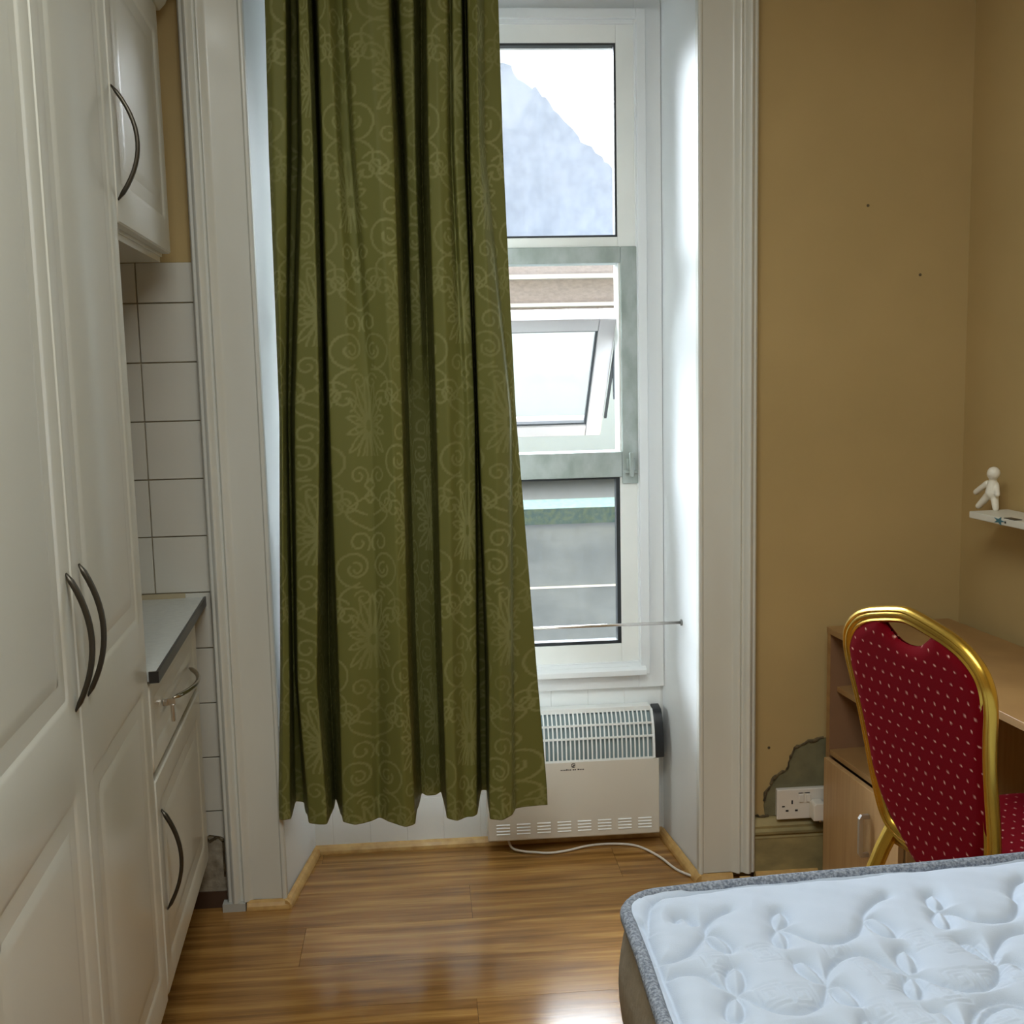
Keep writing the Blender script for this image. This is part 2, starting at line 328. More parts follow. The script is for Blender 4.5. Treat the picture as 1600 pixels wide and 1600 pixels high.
# ------------------------------------------------------------ window
win = tag(empty('window_1', (.17, .31, .545)), kind='structure')
def wpart(name, mb, m, parent=win, bevel=.0015, par_off=(.17, .31, .545)):
    o = mb.build(name, m, parent, bevel=bevel); o.location = tuple(-c for c in par_off); return o
def ring(x0, x1, z0, z1, w, ya, yb):
    m = MB(); ws = w if isinstance(w, tuple) else (w,)*4  # left,right,bottom,top
    m.box(x0, x0+ws[0], ya, yb, z0, z1); m.box(x1-ws[1], x1, ya, yb, z0, z1)
    m.box(x0+ws[0], x1-ws[1], ya, yb, z0, z0+ws[2]); m.box(x0+ws[0], x1-ws[1], ya, yb, z1-ws[3], z1); return m
wpart('surround', ring(-.343, .705, .468, 2.432, (.054, .075, .080, .078), .289, .36), M_reveal)
wpart('surround_bead', ring(-.308, .660, .512, 2.392, .026, .276, .290), M_reveal)
wpart('sill_board', MB().prism([(.262, .528), (.262, .512), (.40, .512), (.40, .556), (.30, .550)], -.300, .648, 'x'), M_reveal)
# outer frame: two jambs, head, bottom rail
wpart('jamb', MB().box(.580, .632, .296, .37, .546, 2.356), M_upvc); wpart('jamb', MB().box(-.292, -.240, .296, .37, .546, 2.356), M_upvc)
wpart('head_rail', MB().box(-.240, .580, .296, .37, 2.306, 2.356), M_upvc); wpart('bottom_rail', MB().box(-.240, .580, .296, .37, .546, .602), M_upvc)
wpart('transom', MB().box(-.240, .580, .296, .37, 1.753, 1.780), M_upvc)
# grimy opening frame in the middle
wpart('grimy_stile', MB().box(.586, .633, .288, .365, 1.078, 1.753), M_grime, bevel=.003)
wpart('grimy_stile', MB().box(-.293, -.246, .288, .365, 1.078, 1.753), M_grime, bevel=.003)
wpart('grimy_rail', MB().box(-.246, .586, .288, .365, 1.707, 1.753), M_grime, bevel=.003)
wpart('grimy_rail', MB().box(-.246, .586, .288, .365, 1.098, 1.172), M_grime, bevel=.003)
# gaskets and panes
wpart('gasket', ring(-.240, .580, 1.780, 2.306, .006, .300, .330), M_gask, bevel=0)
wpart('gasket', ring(-.240, .580, .602, 1.098, (.006, .011, .010, .006), .300, .330), M_gask, bevel=0)
wpart('pane', MB().box(-.234, .574, .322, .328, 1.786, 2.300), M_gup, bevel=0)
wpart('pane', MB().box(-.234, .569, .322, .328, .612, 1.092), M_glow, bevel=0)
# latch keep
lt = MB().box(.598, .622, .276, .290, 1.118, 1.152); lt.box(.604, .616, .266, .280, 1.10, 1.17); lt.box(.592, .628, .281, .290, 1.108, 1.118)
wpart('latch', lt, M_grime, bevel=.002)
# top hung sash, pushed open: swings out at the bottom
sash = MB().box(-.24, -.239, 0, .001, 0, .001)
TH = math.radians(43)
sp = empty('sash'); sp.parent = win; sp.location = (0, .345-.31, 1.565-.545); sp.rotation_euler[0] = TH
def sbox(*a): return MB().box(*a)
L_ = .487
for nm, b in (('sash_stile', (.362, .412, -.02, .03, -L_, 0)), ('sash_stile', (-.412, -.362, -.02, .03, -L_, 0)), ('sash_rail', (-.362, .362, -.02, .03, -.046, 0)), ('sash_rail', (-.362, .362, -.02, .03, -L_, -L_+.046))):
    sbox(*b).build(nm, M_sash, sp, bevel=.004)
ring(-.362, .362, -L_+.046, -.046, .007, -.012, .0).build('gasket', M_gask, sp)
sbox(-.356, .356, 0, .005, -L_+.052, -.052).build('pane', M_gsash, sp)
for sx in (.418, -.418):
    MB().tube([(sx, .008, -.02), (sx, -.035, -.17), (sx, -.11, -.235)], .004, 6).build('stay_arm', M_gask, sp)
    MB().box(sx-.004, sx+.004, -.028, -.02, -.40, -.01).build('stay_track', M_gask, sp)

# ------------------------------------------------------------ outside
gw = MB().box(-6, 8, 3.0, 3.35, -3, .585); o = gw.build('garden_wall', M_stone); tag(o, 'low grey rendered wall below the mossy coping outside the window', 'wall')
MB().box(-6, 8, 2.99, 3.0, .235, .245).build('string_course', M_ledge, o)
MB().box(-6, 8, 2.95, 3.36, .585, .668).build('coping', M_moss, o)
o = MB().box(-6, 8, 3.36, 5.0, .50, .625).build('flat_roof', M_gravel); tag(o, 'pale flat roof behind the mossy coping', 'roof')
bl = empty('pale_building', (0, 5, -3)); tag(bl, 'pale rendered house across the yard with stone ledges', 'building')
def bp_(name, mb, m): q = mb.build(name, m, bl); q.location = (0, -5, 3); return q
bp_('wall', MB().box(-6, 9, 5.0, 5.6, -3, 1.66), M_pale)
bp_('stone_band', MB().box(-6, 9, 4.97, 5.6, 1.66, 1.80), M_band); bp_('ledge', MB().box(-6, 9, 4.88, 5.6, 1.80, 1.825), M_ledge)
bp_('stone_band', MB().box(-6, 9, 4.95, 5.6, 1.825, 1.985), M_band); bp_('ledge', MB().box(-6, 9, 4.86, 5.6, 1.985, 2.015), M_ledge)
bp_('stone_band', MB().box(-6, 9, 4.93, 5.6, 2.015, 2.13), M_band)
gp_ = [(4.5, .9), (1.70, 2.92), (1.35, 3.22), (1.02, 3.58), (.70, 3.84), (.3, 4.12), (-4, 2.0)]; ge = []
for a, b in zip(gp_[:-1], gp_[1:]):
    n_ = max(2, int(math.dist(a, b)/.05))
    ge += [(a[0]+(b[0]-a[0])*k/n_+random.uniform(-.02, .02), a[1]+(b[1]-a[1])*k/n_+random.uniform(-.03, .03)) for k in range(n_)]  # outline roughened to imitate the blur of the misted pane
o = MB().prism([(-4, -3), (4.5, -3)]+ge+[(-4, 2.0)], 6.5, 7.2, 'y').build('slate_gable', M_slate); tag(o, 'blue-grey gable of a house seen through the misted upper pane', 'building')
o = MB().box(-30, 30, .5, 40, -3.1, -3).build('yard_ground', M_dark); tag(o, kind='structure')

# ------------------------------------------------------------ tension rod
t = empty('tension_rod', (.17, .132, .697)); tag(t, 'thin telescopic metal rod spanning the window niche above the heater', 'rod')
MB().cyl((0, 0), .0055, -.56, -.0, 'x', 16).build('thick_tube', M_steel, t, smooth=True)
MB().cyl((0, 0), .0042, -.0, .553, 'x', 16).build('thin_tube', M_steel, t, smooth=True)
for x in (-.566, .549): MB().cyl((0, 0), .009, x, x+.009, 'x', 16).build('end_cap', mat('grey_cap%d' % (x > 0), (.2, .2, .2), .5), t)

# ------------------------------------------------------------ curtain
rod = empty('curtain_pole', (.17, -.075, 2.695)); tag(rod, 'curtain pole above the window with the green curtain on it', 'curtain pole')
MB().cyl((0, 0), .012, -.85, .85, 'x').build('pole', M_hand, rod, smooth=True)
for x in (-.7, .7): MB().box(x-.01, x+.01, 0, .09, -.012, .012).build('bracket', M_hand, rod)
def curtain():
    CPD = lambda y: y if y < -.032 else min(.095, y+.085*min(1, (y+.032)/.03))
    rows_v = [0, 240, 650, 1060, 1250]; cal = [((420, -.3247), (800, .2637), 2.3145), ((420, -.3423), (800, .2555), 1.953), ((420, -.3738), (800, .2407), 1.307), ((420, -.4072), (800, .2252), .622), ((420, -.4234), (800, .2176), .291)]
    # control points: pixel columns in five rows, depth y
    CP = [((414, 420, 436, 437, 434), (-.045,)*5), ((424, 428, 441, 441, 440), (-.062,)*5), ((446, 448, 446, 452, 452), (-.058, -.058, -.03, -.05, -.05)),
          ((453, 454, 449, 458, 462), (.0,)*5), ((462, 464, 453, 461, 474), (-.0,)*5), ((466, 471, 460, 464, 480), (-.07,)*5), ((480, 488, 498, 493, 508), (-.075, -.075, -.085, -.085, -.09)),
          ((486, 495, 505, 500, 517), (-.03,)*5), ((489, 498, 509, 514, 523), (.01,)*5), ((492, 500, 511, 524, 529), (-.02,)*5), ((496, 503, 514, 528, 533), (-.09,)*5),
          ((512, 526, 548, 548, 552), (-.098,)*5), ((526, 534, 570, 576, 580), (-.062, -.062, -.088, -.085, -.075)), ((533, 546, 578, 588, 590), (-.055, -.055, -.085, -.075, -.06)), ((540, 553, 590, 602, 604), (-.095,)*5),
          ((575, 590, 612, 624, 630), (-.118,)*5), ((606, 614, 627, 637, 646), (-.105,)*5), ((609, 620, 632, 643, 650), (-.03,)*5), ((614, 627, 637, 650, 658), (.015,)*5),
          ((622, 634, 645, 660, 666), (-.04, -.035, .03, .045, .045)), ((644, 648, 660, 672, 680), (-.055, -.045, .04, .05, .05)), ((656, 657, 670, 681, 688), (-.01, -.0, .03, .04, .04)),
          ((662, 664, 677, 686, 692), (-.02,)*5), ((665, 668, 680, 690, 696), (-.09,)*5), ((680, 684, 700, 706, 712), (-.10,)*5), ((698, 698, 716, 720, 722), (-.09, -.09, -.072, -.08, -.08)),
          ((702, 704, 724, 726, 728), (-.045, -.045, -.07, -.078, -.075)), ((706, 709, 731, 736, 738), (-.08,)*5), ((720, 724, 741, 744, 744), (-.07,)*5), ((724, 728, 743, 748, 752), (-.0,)*5), ((727, 731, 744, 758, 760), (.0,)*5),
          ((730, 734, 747, 764, 764), (-.10,)*5), ((744, 748, 775, 782, 784), (-.118,)*5), ((750, 753, 797, 799, 800), (-.095,)*5), ((756, 758, 800, 803, 806), (-.055, -.055, -.05, -.06, -.06)),
          ((768, 770, 803, 818, 830), (-.05,)*5), ((778, 786, 806, 840, 857), (-.042,)*5)]
    NS, NZ = 760, 860; ztop, zbot = 2.66, .248
    cx = np.zeros((5, len(CP))); cy = np.zeros((5, len(CP))); zr = np.array([c[2] for c in cal])
    for r in range(5):
        (u0, x0), (u1, x1), _ = cal[r]
        for i, (us, ys) in enumerate(CP):
            ys = [CPD(q) for q in ys]
            X = x0+(us[r]-u0)*(x1-x0)/(u1-u0); s_ = (3.05+ys[r]+.0-.05+.05)/3.0  # perspective: point nearer than y=-.05 sits closer to the axis
            cx[r, i] = X*(3.0+ys[r])/2.95; cy[r, i] = ys[r]
    zs = np.linspace(ztop, zbot, NZ); order = np.argsort(zr)
    CX = np.stack([np.interp(zs, zr[order], cx[order, i]) for i in range(len(CP))], 1); CY = np.stack([np.interp(zs, zr[order], cy[order, i]) for i in range(len(CP))], 1)
    ker = np.exp(-np.linspace(-2, 2, 61)**2); ker /= ker.sum()      # smooth down the length
    for A in (CX, CY):
        for i in range(A.shape[1]): A[:, i] = np.convolve(np.pad(A[:, i], 30, 'edge'), ker, 'valid')
    k0 = np.r_[0, np.cumsum(np.hypot(np.diff(CX.mean(0)), np.diff(CY.mean(0))))]; par = k0/k0[-1]; sp_ = np.linspace(0, 1, NS)
    X = np.stack([np.interp(sp_, par, CX[j]) for j in range(NZ)]); Y = np.stack([np.interp(sp_, par, CY[j]) for j in range(NZ)])
    kk = np.exp(-np.linspace(-2, 2, 9)**2); kk /= kk.sum()
    for A in (X, Y):
        for j in range(NZ): A[j] = np.convolve(np.pad(A[j], 4, 'reflect', reflect_type='odd'), kk, 'valid')
    amp = np.clip((1.9-zs)/1.6, 0, 1)[:, None]
    Y += .004*np.sin(sp_[None]*95+zs[:, None]*2.3)*amp+.003*np.sin(zs[:, None]*5+sp_[None]*31)
    Z = np.repeat(zs[:, None], NS, 1); dev = k0[-1]*1.02
    Z += np.clip((.55-Z)/.3, 0, 1)*(.004*np.sin(sp_*40)+.003*np.sin(sp_*91+1))[None]
    # damask: motif drawn on a tile, mirrored, half-drop
    TW, THt = .29, .55; rs = .0018; gx, gz = np.meshgrid(np.arange(0, TW, rs), np.arange(0, THt, rs)); mask = np.zeros_like(gx)
    segs = []
    def poly(pts, w): segs.append((np.array(pts), w))
    def spiral(c, r0, r1, a0, turns, w, sx=1):
        t = np.linspace(0, 1, 34); r = r0+(r1-r0)*t; a = a0+turns*2*math.pi*t; poly(np.stack([c[0]+sx*r*np.cos(a), c[1]+r*np.sin(a)], 1), w)
    for a in np.radians([-90, -62, -38, -12, 14, 40, 66, 90]):          # palmette petals
        L = .052+.022*abs(math.sin(a)); 
        for q in (-.10, .10):
            t = np.linspace(.15, 1, 10); poly(np.stack([np.abs(np.cos(a+q*np.sin(t*3.1)*1.6)*L*t), .075+np.sin(a+q*np.sin(t*3.1)*1.6)*L*t*1.6], 1), .0026)
    spiral((.040, .265), .052, .014, -1.9, 1.35, .0030); spiral((.038, .262), .018, .006, 1.2, .8, .0026); spiral((.030, .330), .030, .008, -2.4, -1.2, .0028)
    spiral((.085, .155), .034, .007, 2.6, -1.4, .0028); spiral((.022, .185), .022, .006, .4, 1.2, .0026); spiral((.115, .225), .026, .006, -.6, 1.3, .0026)
    t = np.linspace(0, 1, 24); poly(np.stack([.01+.11*t+.02*np.sin(t*6), .40+.10*t], 1), .0028); poly(np.stack([.06*np.sin(t*3.1), .36+.09*t], 1), .0028)
    poly(np.stack([.012*np.sin(t*6.28)**2+.002, .43+.06*t], 1), .003)
    spiral((.085, .415), .030, .006, -1.2, 1.3, .0028); spiral((.118, .345), .020, .004, 2, -1.2, .0026)
    def dist(px, pz):
        m = np.zeros_like(px)
        for P_, w in segs:
            x0, x1, z0_, z1_ = P_[:, 0].min()-.012, P_[:, 0].max()+.012, P_[:, 1].min()-.012, P_[:, 1].max()+.012
            sel = (px > x0) & (px < x1) & (pz > z0_) & (pz < z1_)
            if not sel.any(): continue
            qx, qz = px[sel][:, None], pz[sel][:, None]; a, b = P_[:-1], P_[1:]; dx, dz = (b-a)[:, 0], (b-a)[:, 1]; ll = dx*dx+dz*dz+1e-12
            tt = np.clip(((qx-a[:, 0])*dx+(qz-a[:, 1])*dz)/ll, 0, 1); d = np.sqrt((qx-a[:, 0]-tt*dx)**2+(qz-a[:, 1]-tt*dz)**2).min(1)
            m[sel] = np.maximum(m[sel], np.clip((w-d)/.0016+.5, 0, 1))
        return m
    m1 = dist(np.minimum(gx, TW-gx), gz)
    sx_ = (gx+TW/2) % TW; m2 = dist(np.minimum(sx_, TW-sx_), (gz+THt/2) % THt)
    mask = np.maximum(m1, m2)
    dx = np.hypot(np.diff(X, axis=1), np.diff(Y, axis=1)).mean(0); s_arc = np.r_[0, np.cumsum(dx)]
    fx = ((s_arc+.045) % TW)/rs; fz = ((Z-.11) % THt)/rs; ix = np.clip(fx.astype(int), 0, mask.shape[1]-1); iz = np.clip(fz.astype(int), 0, mask.shape[0]-1)
    dm = mask[iz, np.repeat(ix[None], NZ, 0)]
    wv = .62+.38*np.sin(s_arc*31+1)[None]*np.sin(Z*9+s_arc[None]*14); dm = dm*np.clip(wv+.25, .35, 1)
    hem = (np.abs(Z-(zbot+.045)) < .0012); dm = np.where(hem, dm*.5, dm)
    V = np.stack([X, Y, Z], -1).reshape(-1, 3)
    o = np_mesh('curtain', V, gridF(NZ, NS)[:, ::-1], M_curt, attr=('damask', dm)); o.data.materials.append(M_lining)
    sd = o.modifiers.new('thick', 'SOLIDIFY'); sd.thickness = .0025; sd.material_offset = 1
    tag(o, 'long olive green damask curtain gathered in folds, hanging before the left of the window', 'curtain'); return o
curtain()

# ------------------------------------------------------------ heater
ht = empty('convector_heater', (.42, .26, .03)); tag(ht, 'white wall-hung convector heater with slotted curved grille under the window', 'heater')
def hp(name, mb, m, **kw): q = mb.build(name, m, ht, **kw); q.location = (-.42, -.26, -.03); return q
body = [(.300, .040), (.224, .040), (.220, .046), (.220, .272), (.300, .272)]
hp('body', MB().prism(body, .166, .674, 'x'), M_heat, bevel=.002)
def gprof(off=0):
    P = []
    for t in np.linspace(0, 1, 9):
        a = t*math.radians(72); P.append((.223+off+.062*(1-math.cos(a)), .274+(.135-off)*math.sin(a)/math.sin(math.radians(72))))
    return P
P = gprof()
hp('grille_core', MB().prism([(.300, .272)]+[(a+.012, b-.002) for a, b in P]+[(.300, .400)], .172, .655, 'x'), mat('heater_inside', (.25, .33, .35), .6))
g = MB(); x = .172; 
while x < .652:
    g.tube([(x-.0022*0, a, b) for a, b in P], .0021, 4, sec=[(1, .8), (-1, .8), (-1, -.8), (1, -.8)]); x += .0127/1.0
for k in (0, 3, 5, 8):
    a, b = P[k]; g.box(.168, .657, a-.003, a+.003, b-(.0025 if k < 8 else .004), b+(.0025 if k < 8 else .009))
hp('grille', g, M_heatg)
hp('top_strip', MB().box(.168, .657, P[8][0]-.002, .300, P[8][1]-.002, P[8][1]+.010), M_heatg, bevel=.002)
hp('end_strip', MB().prism([(a-.004, b) for a, b in P]+[(.300, P[8][1]), (.300, .272)], .656, .663, 'x'), M_heatg)
cap = [(.300, .268)]+[(a-.005, b) for a, b in P]+[(.300, .414)]
hp('end_cap', MB().prism(cap, .664, .690, 'x'), M_black, bevel=.003); hp('end_cap', MB().prism(cap, .150, .166, 'x'), M_black, bevel=.003)
for k in range(8):
    for j in range(4):
        hp('vent_louvre', MB().prism([(.2205, .060+.0095*j), (.2175, .062+.0095*j), (.2205, .065+.0095*j)], .190+.060*k, .230+.060*k, 'x'), M_heatg)
lg = MB(); c = (.420, .262)
lg.tube([(c[0]+.006*math.cos(a), .2195, c[1]+.006*math.sin(a)) for a in np.linspace(.6, 5.6, 14)], .0011, 5)
lg.box(c[0]-.002, c[0]+.005, .2188, .2205, c[1]-.001, c[1]+.002); lg.box(c[0]-.004, c[0]+.001, .2188, .2205, c[1]-.004, c[1]-.002)
x = .382
for w in (.004, .003, .004, .005, .003, .004, 0, .004, .004, 0, .005, .003, .002, .004):
    if w: lg.box(x, x+w, .2190, .2205, .2478, .2505+(.001 if w > .004 else 0))
    x += w+.0016 if w else .003
hp('logo', lg, mat('dark_print', (.06, .05, .05), .6))
# floor cable from heater to plug
cb = [(.225, .27, .035), (.235, .24, .012), (.265, .225, .006), (.30, .215, .005), (.346, .204, .005), (.40, .215, .005), (.45, .236, .005), (.50, .245, .005), (.56, .240, .005), (.61, .215, .005), (.655, .14, .005), (.685, .05, .005), (.72, .0, .005), (.76, -.045, .005), (.82, -.056, .005), (.89, -.056, .005), (.96, -.050, .005), (1.03, -.048, .005), (1.085, -.050, .006), (1.102, -.046, .05), (1.102, -.046, .12), (1.085, -.05, .162), (1.062, -.052, .168)]
cu = []
for i in range(len(cb)-1):
    p0, p1, p2, p3 = (np.array(cb[max(0, min(len(cb)-1, i+k))]) for k in (-1, 0, 1, 2))
    for t in np.linspace(0, 1, 5)[:-1]: cu.append(tuple(.5*((2*p1)+(-p0+p2)*t+(2*p0-5*p1+4*p2-p3)*t*t+(-p0+3*p1-3*p2+p3)*t**3)))
cu.append(cb[-1])
o = MB().tube(cu, .0036, 8).build('heater_cable', M_cord, smooth=True); tag(o, 'white cable trailing over the floor from the heater to the socket', 'cable')
# socket and plug
so = empty('double_socket', (1.023, -.012, .21)); tag(so, 'white double wall socket above the stained skirting board', 'socket')
def sp2(name, mb, m, **kw): q = mb.build(name, m, so, **kw); q.location = (-1.023, .012, -.21); return q
sp2('back_box', MB().box(.953, 1.095, -.020, -.002, .170, .250), M_wplast, bevel=.003)
sp2('face_plate', MB().box(.950, 1.098, -.029, -.020, .167, .253), M_wplast, bevel=.003)
holes = MB().box(.9905, .9945, -.0296, -.027, .211, .222); holes.box(.9745, .9825, -.0296, -.027, .190, .195); holes.box(1.0005, 1.0085, -.0296, -.027, .190, .195); holes.box(.964, .972, -.0296, -.027, .203, .207)
sp2('pin_holes', holes, M_black)
for x in (1.012, 1.031): sp2('rocker_switch', MB().box(x, x+.013, -.033, -.028, .216, .238), M_wplast, bevel=.0015)
mk = MB().box(1.010, 1.022, -.0296, -.028, .2405, .2425); mk.box(1.028, 1.042, -.0296, -.028, .2405, .2425); mk.box(1.022, 1.028, -.0296, -.028, .2412, .2418)
sp2('switch_marks', mk, M_black)
pg = empty('plug', (1.060, -.045, .20)); tag(pg, 'white mains plug pushed into the right side of the double socket', 'plug')
MB().prism([(-.020, -.026), (.017, -.026), (.017, .018), (.010, .024), (-.014, .024), (-.020, .016)], -.024, .014, 'y').build('plug_body', M_wplast, pg, bevel=.003)
MB().cyl((-.002, -.0), .005, -.034, -.024, 'z', 12).build('cable_grip', M_wplast, pg)

# ------------------------------------------------------------ kitchen run on the left (frame: x outwards, y towards the window wall)
def fr(y=0, z=0): a, b = LF(0, y); return (a, b, z)
def front(y0, y1, z0, z1, panels, th=.020, x=-.02):
    """moulded door front as one relief grid; panels = list of (y0,y1,z0,z1)"""
    offs = [0, .006, .014, .026, .042, .056, .064]
    ys = {y0, y1, y0+.003, y1-.003}; zs = {z0, z1, z0+.003, z1-.003}
    for a, b, c, d in panels:
        for o_ in offs: ys |= {a+o_, b-o_}; zs |= {c+o_, d-o_}
    ys = np.array(sorted(ys)); zs = np.array(sorted(zs)); Y, Z = np.meshgrid(ys, zs)
    e = np.minimum(np.minimum(Y-y0, y1-Y), np.minimum(Z-z0, z1-Z)); X = np.where(e < .002, -.004, 0.0)
    for a, b, c, d in panels:
        dd = np.minimum(np.minimum(Y-a, b-Y), np.minimum(Z-c, d-Z)); X += np.interp(dd, [0, .006, .014, .026, .042, .056, .064], [0, -.0012, -.0042, -.0055, -.0030, -.0006, 0])*(dd > 0)
    nr, nc = X.shape; V = np.stack([X+x, Y, Z], -1).reshape(-1, 3); F = gridF(nr, nc).tolist()
    m = MB(); m.add(V, F); k = len(m.v); m.box(x-th, x-.003, y0, y1, z0, z1)
    # skirt between relief and slab
    return m
def bow_handle(parent, y, z0, z1, name='handle', m=M_hand, out=.030, x=-.02):
    pts = arc((x, y, z0), (x, y, z1), (out, 0, 0), 17); r = [.0022]+[.0062]*15+[.0022]
    return MB().tube(pts, r, sec=[(.5, 1), (-.5, 1), (-.62, .5), (-.62, -.5), (-.5, -1), (.5, -1), (.62, -.5), (.62, .5)]).build(name, m, parent, smooth=True)
def unit(name, label, y0, y1, z0, z1, depth=.58):
    t = empty(name, fr(y1, 0), A1); tag(t, label, 'cabinet'); ch = lambda mb, n, m, **kw: _sh(mb.build(n, m, t, **kw), y1)
    ch(MB().box(-depth, -.041, y0+.002, y1, z0, z1), 'carcass', M_cab, bevel=.001); return t, ch
def _sh(o, y): o.location[1] -= y; return o
tu, ch = unit('tall_cupboard', 'tall cream cupboard, far one next to the worktop', -1.290, -.752, .15, 2.42)
d = ch(front(-1.286, -.754, .165, 2.40, [(-1.240, -.805, .235, .83), (-1.240, -.805, .96, 2.33)]), 'door', M_cab); smooth_angle(d, 50)
h = bow_handle(d, -1.236, .943, 1.149)
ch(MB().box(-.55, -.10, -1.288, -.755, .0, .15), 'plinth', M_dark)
tn, ch = unit('tall_cupboard', 'tall cream cupboard, nearest one at the left edge with its handle on the far side', -1.834, -1.294, .15, 2.42)
d = ch(front(-1.830, -1.292, .165, 2.40, [(-1.765, -1.345, .235, .83), (-1.765, -1.345, .96, 2.33)]), 'door', M_cab); smooth_angle(d, 50)
h = bow_handle(d, -1.316, .943, 1.149)
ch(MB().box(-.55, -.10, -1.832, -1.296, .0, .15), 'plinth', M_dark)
bu, ch = unit('base_cabinet', 'low cream kitchen cabinet with a keyed drawer under the worktop', -.748, -.062, .165, .826)
ch(MB().box(-.041, -.024, -.078, -.062, .165, .826), 'end_panel', M_cab)
d = ch(front(-.742, -.080, .640, .822, [(-.700, -.125, .676, .790)]), 'drawer', M_cab); smooth_angle(d, 50)
h = MB().tube(arc((-.02, -.47, .716), (-.02, -.215, .716), (.036, 0, 0), 17), [.0022]+[.0055]*15+[.0022], 8).build('handle', M_dhand, d, smooth=True)
k = MB().cyl((-.592, .742), .008, -.021, -.012, 'x', 14); k.box(-.012, .004, -.5935, -.5905, .735, .749); k.build('lock', M_steel, d)
MB().box(-.006, .002, -.598, -.586, .700, .738).build('key', M_steel, d, bevel=.002)
d = ch(front(-.742, -.080, .170, .622, [(-.690, -.135, .222, .572)]), 'door', M_cab); smooth_angle(d, 50)
bow_handle(d, -.697, .333, .548, out=.034)
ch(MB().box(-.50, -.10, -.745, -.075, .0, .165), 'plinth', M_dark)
wt = empty('worktop', fr(-.37, .83), A1); tag(wt, 'pale worktop slab with a black front edge, beside the tiles', 'worktop')
q = MB().box(-.585, -.0035, -.749, -.005, .830, .850).build('slab', M_top, wt); q.location = (0, .37, -.83)
q = MB().box(-.0035, .002, -.752, -.005, .828, .851).build('edge_strip', M_edge, wt); q.location = (0, .37, -.83)
q = MB().box(-.017, .002, -.755, -.7505, .828, .851).build('edge_strip', M_edge, wt); q.location = (0, .37, -.83)
q = MB().box(-.585, -.05, -.014, -.004, .850, .862).build('sealant', mat('old_sealant', (.42, .36, .24), .6), wt); q.location = (0, .37, -.83)
uc, ch = unit('wall_cabinet', 'cream wall cabinet hanging above the tiles with an arched handle', -.748, -.112, 1.705, 2.285, depth=.56)
d = ch(front(-.744, -.116, 1.712, 2.280, [(-.690, -.170, 1.782, 2.215)]), 'door', M_cab); smooth_angle(d, 50)
bow_handle(d, -.735, 1.753, 1.961, out=.042)
ch(MB().prism([(-.56, 2.285), (-.02, 2.285), (-.006, 2.300), (.004, 2.322), (.018, 2.338), (.024, 2.352), (-.56, 2.352)], -.748, -.062, 'y'), 'cornice', M_cab, bevel=.002)
ch(MB().box(-.50, -.045, -.74, -.12, 1.692, 1.705), 'light_pelmet', M_cab)

# ------------------------------------------------------------ desk with cupboard (right), frame 2: x into the desk (+), y towards window wall
def RF(x, y): return (1.07+x*math.cos(A2)-y*math.sin(A2), x*math.sin(A2)+y*math.cos(A2))
DY = -.075
a, b = RF(0, DY); dk = empty('desk', (a, b, 0), A2); tag(dk, 'beech desk with open shelf and small cupboard against the right wall', 'desk')
def dp(mb, n, m, parent=None, **kw):
    q = mb.build(n, m, parent or dk, **kw)
    if not parent: q.location = (0, -DY, 0)
    return q
dp(MB().box(-.004, .352, -1.12, -.060, .698, .715), 'desktop', M_desk, bevel=.001)
dp(MB().box(0, .342, -.077, -.061, 0, .698), 'side_panel', M_sideb, bevel=.0008); dp(MB().box(0.003, .342, -.478, -.462, 0, .698), 'side_panel', M_deskv, bevel=.0008)
dp(MB().box(-.0015, .0, -.0775, -.0605, 0, .698), 'edge_band', M_desk)
dp(MB().box(.02, .336, -.462, -.077, .538, .553), 'shelf', M_desk, bevel=.0008); dp(MB().box(.002, .336, -.462, -.077, .364, .379), 'shelf', M_desk, bevel=.0008)
dp(MB().box(.33, .342, -.462, -.077, .02, .698), 'back_panel', M_deskv); dp(MB().box(.03, .33, -.462, -.077, .02, .035), 'floor_panel', M_deskv)
dp(MB().box(.0, .342, -1.12, -1.104, 0, .698), 'side_panel', M_deskv)
dd = dp(MB().box(-.016, -.001, -.474, -.079, .028, .360), 'door', M_deskv, bevel=.0012)
hd = MB().tube([(-.016, -.330, .293), (-.036, -.330, .293), (-.038, -.330, .289), (-.038, -.330, .197), (-.036, -.330, .193), (-.016, -.330, .193)], .005, sec=[(1, 1), (-1, 1), (-1, -1), (1, -1)]); hd.build('handle', M_alum, dd)

